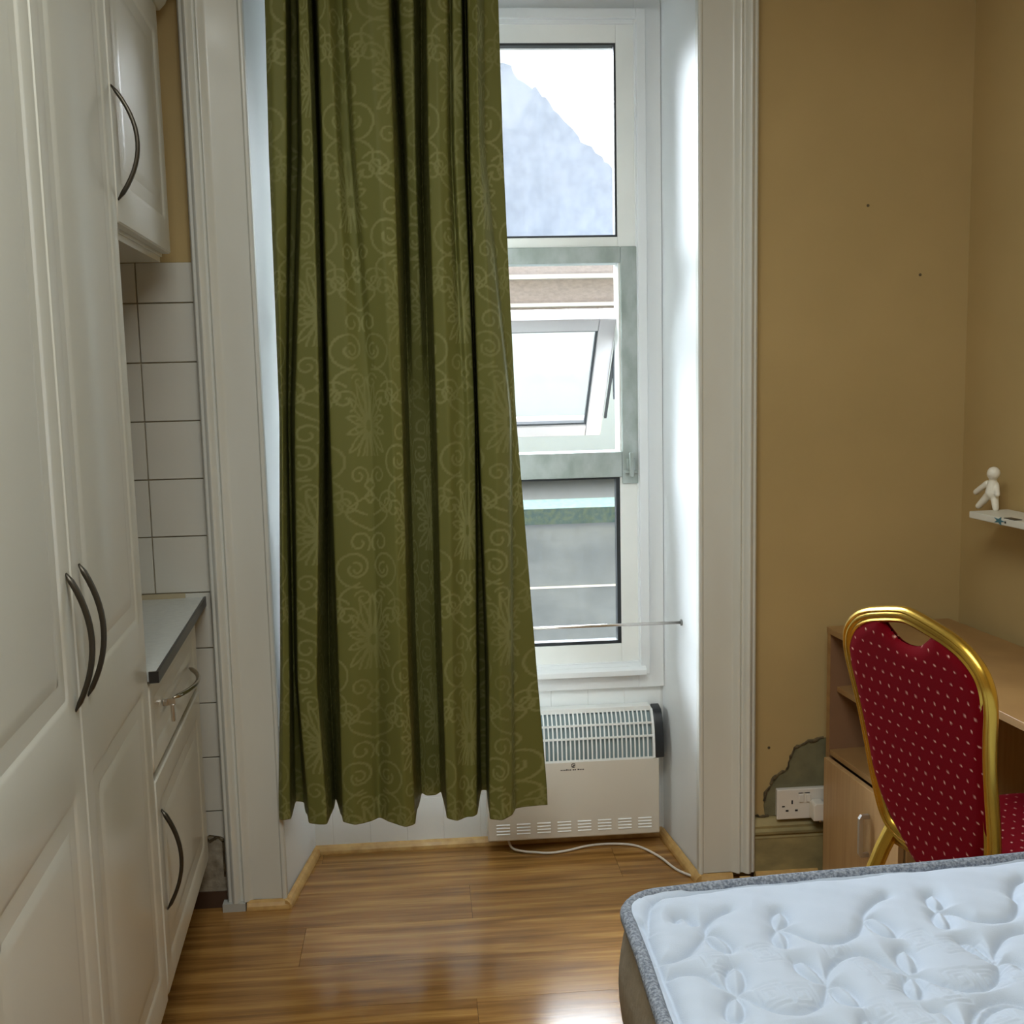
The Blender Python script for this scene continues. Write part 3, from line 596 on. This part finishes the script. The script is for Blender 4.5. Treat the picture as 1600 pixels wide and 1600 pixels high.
# ------------------------------------------------------------ wall shelf and figurine
sh = empty('wall_shelf', (1.455, -.30, 1.03), A2); tag(sh, 'small white wall shelf with a blue star sticker in the right corner', 'shelf')
MB().box(-.072, .036, -.45, .080, -.009, .008).build('board', M_shelf, sh, bevel=.002)
st = []
for k in range(10):
    r = .013 if k % 2 == 0 else .005; aa = math.pi/2+k*math.pi/5+.3; st.append((-.055+1.9*r*math.cos(aa), .0+1*r*math.sin(aa)*.8))
st = [(a+.055-.048, b) for a, b in st]
MB().prism([(a, b) for a, b in st], -.0732, -.0718, 'x').build('star_sticker', M_teal, sh)
MB().box(-.0732, -.0718, -.075, -.070, -.003, .002).build('screw_mark', M_black, sh); MB().box(-.070, -.05, -.105, -.062, .008, .0095).build('dark_sticker', M_black, sh)
def blob(name, caps, m, label, cat, voxel=.0022):
    mb = MB()
    for p0, p1, r0, r1 in caps:
        p0, p1 = Vector(p0), Vector(p1); n = 12; d = p1-p0; L = max(d.length, 1e-4); dr = d.normalized() if d.length > 1e-4 else Vector((0, 0, 1))
        pts, rr = [], []
        for t in np.linspace(-math.pi/2, 0, 6)[:]: pts.append(p0+dr*r0*math.sin(t)); rr.append(max(r0*math.cos(t), 1e-4))
        for t in np.linspace(0, math.pi/2, 6)[:]: pts.append(p0+dr*L+dr*(r1*math.sin(t)+1e-5)); rr.append(max(r1*math.cos(t), 1e-4))
        mb.tube(pts, rr, n)
    o = mb.build(name, m, smooth=True); r = o.modifiers.new('remesh', 'REMESH'); r.mode = 'VOXEL'; r.voxel_size = voxel; r.use_smooth_shade = True
    s = o.modifiers.new('smooth', 'SMOOTH'); s.factor = .6; s.iterations = 5
    return tag(o, label, cat)
fx, fy, fz = 1.432, -.222, 1.037
f_ = lambda dx, dy, dz: (fx+dx, fy+dy, fz+dz)
fig = blob('figurine', [(f_(.0, -.012, .094), f_(.0, -.014, .096), .016, .0165), (f_(.002, -.008, .078), f_(.0, -.006, .046), .010, .016), (f_(-.004, .008, .068), f_(-.014, .046, .042), .0085, .0078),
        (f_(-.004, .0, .040), f_(-.014, .030, .008), .0105, .0085), (f_(.008, -.012, .066), f_(.004, -.028, .044), .0080, .0070), (f_(.006, -.010, .036), f_(.006, -.018, .007), .0105, .008)],
        M_fig, 'tiny white figurine leaning with one arm out on the wall shelf', 'figurine')

# ------------------------------------------------------------ banquet chair
def chair():
    C = empty('banquet_chair', (.995, -.906, 0), math.radians(15)); tag(C, 'gold framed banquet chair with dotted dark red back at the desk', 'chair')
    # local: +x forward, -y to the right (near) side; back plane leans towards -x
    th = math.radians(10); z0 = .45
    def BP(a, u, off=0): return (-math.sin(th)*u+off*math.cos(th), -a, z0+math.cos(th)*u+off*math.sin(th))
    hw = [(a, b-.006) for a, b in [(-.0, .120), (.012, .150), (.03, .166), (.06, .176), (.12, .184), (.18, .188), (.25, .194), (.31, .203), (.355, .212), (.385, .215), (.41, .212), (.435, .200), (.46, .172), (.477, .135), (.49, .085), (.498, .046)]]
    out = [(w, u) for u, w in hw]; loop = [(.06, -.004)]+[(w-.012, u) for w, u in out]+[(0, .501)]+[(-w+.012, u) for w, u in out[::-1]]+[(-.06, -.004)]
    def fine(P, n=3):
        r = []
        for i in range(len(P)-1):
            p0, p1, p2, p3 = (np.array(P[max(0, min(len(P)-1, i+k))]) for k in (-1, 0, 1, 2))
            for t in np.linspace(0, 1, n+1)[:-1]: r.append(tuple(.5*((2*p1)+(-p0+p2)*t+(2*p0-5*p1+4*p2-p3)*t*t+(-p0+3*p1-3*p2+p3)*t**3)))
        return r+[P[-1]]
    F = fine(loop)
    # fluted flat oval tube section: (in-plane, depth)
    sec = [(1.25, .0), (1.05, .62), (.72, .80), (.42, .60), (.12, .85), (-.12, .85), (-.42, .60), (-.72, .80), (-1.05, .62), (-1.25, 0), (-1.05, -.62), (-.72, -.80), (-.42, -.60), (-.12, -.85), (.12, -.85), (.42, -.60), (.72, -.80), (1.05, -.62)]
    def sweep(P2, r, rs=None, off=0):
        """sweep in the plane of the back keeping the flutes facing front and rear"""
        mb = MB(); n = len(sec); v = []; m = len(P2)
        for i in range(m):
            a = np.array(P2[max(i-1, 0)]); b = np.array(P2[min(i+1, m-1)]); t = (b-a)/np.linalg.norm(b-a); nn = np.array([t[1], -t[0]]); rr = r if rs is None else rs[i]
            for s1, s2 in sec: q = np.array(P2[i])+nn*s1*rr; v.append(BP(q[0], q[1], s2*rr+off))
        f = [(i*n+k, i*n+(k+1) % n, (i+1)*n+(k+1) % n, (i+1)*n+k) for i in range(m-1) for k in range(n)]+[tuple(range(n))[::-1], tuple((m-1)*n+k for k in range(n))]
        return mb.add(v, f)
    bf = sweep(F, .0135).build('back_frame', M_gold, C); smooth_angle(bf, 50)
    # upholstered back: outline inside the frame, hand-hole scoop at top, tapering to the seat
    top = [(-.196, .400), (-.165, .442), (-.12, .468), (-.082, .483), (-.058, .466), (-.03, .447), (0, .442), (.03, .447), (.058, .466), (.082, .483), (.12, .468), (.165, .442), (.196, .400)]
    right = [(.198, .36), (.188, .30), (.180, .24), (.174, .18), (.168, .12), (.150, .07), (.115, .015), (.075, -.035), (.04, -.058)]
    poly = fine(top[:5], 3)[:-1]+fine(top[4:9], 3)[:-1]+fine(top[8:], 3)+fine(right, 2)+[(0, -.062)]+[(-a, b) for a, b in fine(right, 2)[::-1]]
    P = np.array(poly); gx = np.arange(-.21, .2101, .003); gu = np.arange(-.065, .485, .003)
    GX, GU = np.meshgrid(gx, gu)
    def inside(px, py):
        c = np.zeros(px.shape, bool); j = len(P)-1
        for i in range(len(P)):
            xi, yi = P[i]; xj, yj = P[j]
            c ^= ((yi > py) != (yj > py)) & (px < (xj-xi)*(py-yi)/(yj-yi+1e-12)+xi); j = i
        return c
    ins = inside(GX, GU); dd_ = np.full(GX.shape, 9.); nx_ = GX.copy(); nu_ = GU.copy()
    for i in range(len(P)):
        a, b = P[i-1], P[i]; d = b-a; t = np.clip(((GX-a[0])*d[0]+(GU-a[1])*d[1])/(d@d+1e-12), 0, 1); qx = a[0]+t*d[0]; qu = a[1]+t*d[1]; r = np.hypot(GX-qx, GU-qu)
        k = r < dd_; dd_[k] = r[k]; nx_[k] = qx[k]; nu_[k] = qu[k]
    near = ~ins & (dd_ < .0032); use = ins | near; PX = np.where(near, nx_, GX); PU = np.where(near, nu_, GU); dist = np.where(near, 0, dd_)
    bulge = .012*np.sqrt(np.clip(1-(1-np.clip(dist/.03, 0, 1))**2, 0, 1))
    # woven dots: rows on the diagonal
    sx, su = .0265, .0265; q1 = GX/sx; q2 = GU/su; rowi = np.round(q2); fxx = (q1+.5*(rowi % 2)); d2 = np.hypot((fxx-np.round(fxx))*sx, (q2-rowi)*su); dots = np.clip((.0027-d2)/.0014, 0, 1)
    def panel(name, sgn, base):
        n_r, n_c = GX.shape; idx = -np.ones(GX.shape, int); idx[use] = np.arange(use.sum()); off = (base+sgn*bulge)[use]; X_ = PX[use]; U_ = PU[use]
        V = np.stack([-math.sin(th)*U_+off*math.cos(th), -X_, z0+math.cos(th)*U_+off*math.sin(th)], 1)
        q = np.stack([idx[:-1, :-1], idx[:-1, 1:], idx[1:, 1:], idx[1:, :-1]], -1).reshape(-1, 4); q = q[(q >= 0).all(1)]
        if sgn < 0: q = q[:, ::-1]
        return V, q, dots[use]
    V1, q1_, d1 = panel('r', -1, -.001); V2, q2_, d2_ = panel('f', 1, .001)
    np_mesh('backrest', np.vstack([V1, V2]), np.vstack([q1_, q2_+len(V1)]), M_dot, C, attr=('dots', np.r_[d1, d2_]))
    # seat cushion
    n1, n2 = 121, 121; uu = np.linspace(-1, 1, n1); U, Vv = np.meshgrid(uu, uu); k = (np.abs(U)**5+np.abs(Vv)**5)**.2; k = np.maximum(k, 1e-6); mx = np.maximum(np.abs(U), np.abs(Vv)); sc = mx/k
    X_ = .235+.205*U*sc; Y_ = .205*Vv*sc*(1-.06*(X_-.235)/.2); Zt = .432+.045*(1-mx**6)**.5; seat_d = np.hypot(((X_/.0265)-np.round(X_/.0265))*.0265, ((Y_/.0265)-np.round(Y_/.0265))*.0265)
    Vt = np.stack([X_, Y_, Zt], -1).reshape(-1, 3); Vb = Vt.copy(); Vb[:, 2] = .430-.0*Vb[:, 2]; Fq = gridF(n1, n2)
    sdots = np.clip((.0025-seat_d)/.0014, 0, 1).ravel()
    np_mesh('seat', np.vstack([Vt, Vb]), np.vstack([Fq, Fq[:, ::-1]+len(Vt)]), M_dot, C, attr=('dots', np.r_[sdots, sdots*0]))
    fr_ = MB().tube([(.02, -.18, .42), (.42, -.17, .42), (.42, .17, .42), (.02, .18, .42)], .011, 8, closed=True).build('seat_frame', M_gold, C, smooth=True)
    secr = [(a*.9, b*1.2) for a, b in [(math.cos(q)*(1.1+.12*math.cos(6*q)), math.sin(q)*(1.1+.12*math.cos(6*q))) for q in np.linspace(0, 2*math.pi, 25)[:-1]]]
    for sy in (1, -1):
        # rear legs: sweep back and outwards from under the back, front legs straight
        lg = MB().tube([(.02, sy*.155, .455), (-.0, sy*.168, .40), (-.045, sy*.19, .26), (-.075, sy*.212, .12), (-.095, sy*.226, .0)], .0125, sec=secr).build('leg', M_gold, C); smooth_angle(lg, 50)
        lg = MB().tube([(.40, sy*.165, .42), (.415, sy*.170, .0)], .0125, sec=secr).build('leg', M_gold, C); smooth_angle(lg, 50)
chair()

# ------------------------------------------------------------ mattress and divan
def mattress():
    m = empty('mattress', (.90, -2.2, .36)); tag(m, 'white quilted mattress with grey tape edge in the right foreground', 'mattress')
    X0, X1, ZT = .297, 1.500, .585
    def far(x): return -1.262+.070*(x-.30)
    YN = -3.20; RC = .075
    # outline from near-left going round the far edge (clockwise from above)
    out = [(X0, YN), (X0-.003, -2.2), (X0-.004, -1.60), (X0, -1.46)]
    c = (X0+RC, far(X0)-RC)
    for a in np.linspace(math.pi, math.pi/2, 9): out.append((c[0]+RC*math.cos(a), c[1]+RC*math.sin(a)+.012*(a < 1.7)*0))
    for x in np.linspace(X0+.14, X1-.10, 9): out.append((x, far(x)+.002*math.sin(x*13)))
    c = (X1-RC, far(X1)-RC)
    for a in np.linspace(math.pi/2, 0, 7): out.append((c[0]+RC*math.cos(a), c[1]+RC*math.sin(a)))
    out += [(X1, -2.2), (X1, YN)]
    O = np.array(out)
    # ---- quilting lines traced as floor-plan curves (metres)
    R = R3
    def gp(u, v):
        r = R@np.array([u-800, v-800, FP]); t = (ZT+.004-H0)/r[2]; return (t*r[0], -D0+t*r[1])
    c2 = lambda L: [gp(970+a/5, 1380+b/5) for a, b in L]; c3 = lambda L: [gp(1280+a/5, 1340+b/5) for a, b in L]
    B = [c2([(260, 605), (400, 590), (500, 550), (580, 490), (630, 430), (660, 385), (660, 330), (690, 280), (760, 235), (850, 205)]),
         c2([(655, 385), (740, 395), (820, 440), (870, 490), (850, 520), (790, 510), (720, 470), (655, 400)]), c2([(430, 290), (430, 255), (500, 250), (550, 290), (575, 310)]),
         c2([(370, 715), (430, 695), (540, 690), (650, 710), (740, 760), (830, 810), (910, 840), (1000, 885), (1100, 940), (1200, 985), (1320, 1000), (1450, 985), (1540, 940), (1590, 890)])
         + c3([(60, 980), (60, 900), (100, 820), (180, 760), (300, 740), (420, 770), (540, 830), (640, 870), (700, 890), (790, 905), (900, 960), (1020, 1000), (1150, 1020), (1280, 1010), (1370, 960), (1410, 880), (1405, 820), (1370, 750), (1390, 680), (1440, 610), (1520, 580), (1600, 575)]),
         c2([(910, 825), (870, 810), (830, 770), (820, 700), (850, 640), (900, 630), (950, 670), (975, 740), (960, 800), (910, 830)]),
         c2([(900, 860), (850, 880), (825, 950), (825, 1010), (860, 1045), (930, 1050), (970, 990), (950, 910), (905, 862)]),
         c2([(1210, 325), (1180, 270), (1190, 220), (1250, 205), (1300, 250), (1300, 300), (1215, 325)]), c2([(1210, 335), (1180, 390), (1200, 450), (1260, 485), (1300, 480), (1305, 420), (1280, 370), (1215, 335)]),
         c2([(1215, 325), (1300, 345), (1400, 395), (1500, 435)])+c3([(0, 648), (120, 650), (220, 620), (300, 570), (340, 490), (345, 450), (360, 400), (420, 340), (520, 300)]),
         c2([(1350, 590), (1440, 600), (1530, 660), (1595, 750), (1480, 730), (1380, 660), (1350, 595)]),
         c3([(65, 980), (140, 970), (220, 1000), (290, 1070), (320, 1130), (260, 1140), (160, 1090), (90, 1010)]),
         c3([(700, 870), (640, 820), (605, 760), (620, 710), (680, 705), (740, 760), (770, 830), (740, 862)]), c3([(690, 915), (660, 950), (680, 1010), (730, 1065), (790, 1070), (810, 1010), (780, 950), (740, 915)]),
         c3([(345, 465), (420, 460), (500, 490), (580, 540), (600, 590), (530, 595), (430, 550), (360, 490)]),
         c3([(900, 385), (850, 340), (835, 290), (880, 275), (940, 310), (975, 360), (940, 380)]), c3([(910, 400), (885, 440), (910, 500), (970, 540), (1025, 530), (1010, 460), (970, 410)]),
         c3([(910, 395), (1000, 410), (1100, 440), (1200, 480), (1320, 490), (1440, 480), (1520, 440), (1550, 380), (1550, 330), (1510, 290), (1530, 200), (1600, 170)]),
         c3([(1100, 640), (1170, 640), (1240, 680), (1320, 740), (1375, 800), (1300, 770), (1180, 700), (1105, 650)]), c3([(1405, 800), (1500, 800), (1580, 830), (1600, 850)]),
         c3([(1195, 1300), (1200, 1220), (1250, 1150), (1340, 1110), (1460, 1100), (1600, 1130)]), c3([(880, 1190), (960, 1190), (1040, 1250), (1080, 1300)]), c3([(335, 1300), (340, 1250), (400, 1240), (450, 1260)])]
    lat_a = np.array([.255, .021]); lat_b = np.array([.109, .171])
    lines = [np.array(b) for b in B]
    core = [np.array(B[i]) for i in (4, 5, 11, 12)]; wave = np.array(B[3])[6:24]
    for i in range(-3, 6):                                        # the same motifs repeat towards the camera end
        for j in range(-12, 0):
            s = lat_a*i+lat_b*j
            q = np.array(B[12])+s
            if q[:, 1].max() < -1.66 and q[:, 0].min() > X0+.05 and q[:, 0].max() < X1-.06: lines += [q, np.array(B[11])+s, wave+s]
    for i in (1, 2):
        for k in (8, 3, 14, 15, 11, 12): 
            q = np.array(B[k])+lat_a*2*i
            if q[:, 0].min() > 1.03: lines.append(q)
    def inset(d): return [(X0+d, -3.0), (X0+d, -1.50), (X0+d+.004, -1.40), (X0+d+.03, far(X0)-d-.022), (X0+d+.08, far(X0)-d-.002)]+[(x, far(x)-d) for x in np.linspace(X0+.16, X1-d, 8)]
    lines.append(np.array(inset(.017)))
    # key squares
    keys = []
    for cc in ([(790, 650), (1030, 700), (1240, 725), (1130, 965), (1335, 945), (740, 1250), (480, 1205), (1385, 1240), (420, 870), (150, 720), (1540, 910), (560, 960), (1010, 1060)]): keys.append(gp(1280+cc[0]/5, 1340+cc[1]/5))
    for cc in ([(1190, 880), (1420, 880), (1130, 560), (760, 620)]): keys.append(gp(970+cc[0]/5, 1380+cc[1]/5))
    ksegs = []
    for kx, ky in keys:
        for r in (.024, .016, .008):
            w = r*.8; a = .16; ca, sa = math.cos(a), math.sin(a)
            q = [(-w, -r), (w, -r), (w, r), (-w, r), (-w, -r*.4)]
            ksegs.append(np.array([(kx+p*ca-s*sa, ky+p*sa+s*ca) for p, s in q]))
    def df(px, py, L, lim):
        d = np.full(px.shape, lim)
        for P_ in L:
            x0, y0 = P_.min(0)-lim; x1, y1 = P_.max(0)+lim
            sel = np.nonzero((px > x0) & (px < x1) & (py > y0) & (py < y1))[0]
            if not len(sel): continue
            a, b = P_[:-1], P_[1:]; dd = b-a; ll = (dd**2).sum(1)+1e-12; best = d[sel]
            for k in range(len(a)):
                t = np.clip(((px[sel]-a[k, 0])*dd[k, 0]+(py[sel]-a[k, 1])*dd[k, 1])/ll[k], 0, 1)
                best = np.minimum(best, np.hypot(px[sel]-a[k, 0]-t*dd[k, 0], py[sel]-a[k, 1]-t*dd[k, 1]))
            d[sel] = best
        return d
    def finer(P_, n=4):
        r = []
        for i in range(len(P_)-1):
            p0, p1, p2, p3 = (P_[max(0, min(len(P_)-1, i+k))] for k in (-1, 0, 1, 2))
            for t in np.linspace(0, 1, n+1)[:-1]: r.append(.5*((2*p1)+(-p0+p2)*t+(2*p0-5*p1+4*p2-p3)*t*t+(-p0+3*p1-3*p2+p3)*t**3))
        return np.array(r+[P_[-1]])
    lines = [finer(np.array(l)) for l in lines]
    # grid mapped inside the outline
    ys = np.r_[np.arange(0, .46, .0022), np.arange(.46, 1.0, .005), np.arange(1.0, 1.94, .02), 1.938]; xs = np.r_[np.arange(0, .85, .0022), np.arange(.85, X1-X0, .005), X1-X0]
    TX, TY = np.meshgrid(xs, ys); PX = X0+TX; fy = far(PX); PY = fy-TY
    # pull the corners in
    def corner(PX, PY, cx, sgn):
        cy = far(cx)-RC; ddx = (PX-cx)*sgn; ddy = PY-cy; k = (ddx > 0) & (ddy > 0); L = np.hypot(ddx, ddy); mx = np.maximum(ddx, ddy); s = np.where(k, mx/np.maximum(L, 1e-9), 1)
        return np.where(k, cx+sgn*ddx*s, PX), np.where(k, cy+ddy*s, PY)
    PX, PY = corner(PX, PY, X0+RC, -1); PX, PY = corner(PX, PY, X1-RC, 1)
    fxx, fyy = PX.ravel(), PY.ravel()
    d = df(fxx, fyy, lines, .06).reshape(PX.shape); kd = df(fxx, fyy, ksegs, .01).reshape(PX.shape)
    edge = np.minimum(np.minimum(TX, X1-X0-TX), TY)
    Zp = ZT-.006+.016*(1-np.exp(-d/.011))-.0020*np.exp(-(kd/.0022)**2)+.0018*np.sin(PX*37+PY*21)*np.sin(PY*49-PX*17)+.0005*np.sin(PX*150+60*PY)*np.sin(PY*110-70*PX)
    Zp = Zp-.010*np.exp(-edge/.010)
    np_mesh('quilted_top', np.stack([PX-.90, PY+2.2, Zp-.36], -1).reshape(-1, 3), gridF(*PX.shape)[:, ::-1], M_tick, m)
    def loop(z, off=0): return [(x-.90, y+2.2, z-.36) for x, y in O]
    tp = MB().tube([Vector(p) for p in loop(ZT-.004)], .0108, 10); tp.build('edge_tape', M_tape, m, smooth=True)
    # side border: outward bulging band
    n = len(O); v = []; zz = np.linspace(.362, ZT-.012, 9); cen = O.mean(0)
    N = []
    for i in range(n):
        a = O[max(i-1, 0)]; b = O[min(i+1, n-1)]; t = (b-a)/np.linalg.norm(b-a); N.append((-t[1], t[0]))
    for z in zz:
        bl_ = .014*math.sin(math.pi*(z-.362)/(ZT-.012-.362))
        for i in range(n): v.append((O[i][0]+N[i][0]*bl_-.90, O[i][1]+N[i][1]*bl_+2.2, z-.36))
    f = [(k*n+i, k*n+i+1, (k+1)*n+i+1, (k+1)*n+i) for k in range(len(zz)-1) for i in range(n-1)]+[(k*n+n-1, k*n, (k+1)*n, (k+1)*n+n-1) for k in range(len(zz)-1)]+[tuple(range(n))]
    MB().add(v, f).build('side_border', M_side, m, smooth=True)
    dv = empty('divan_base', (.90, -2.2, 0)); tag(dv, 'low divan base under the quilted mattress', 'bed base')
    MB().box(-.585, .585, -.98, .92, .04, .358).build('base_box', M_side, dv, bevel=.01)
    for x in (-.5, .5):
        for y in (-.9, .85): MB().cyl((x, y), .025, 0, .04, 'z').build('foot', M_black, dv)
mattress()
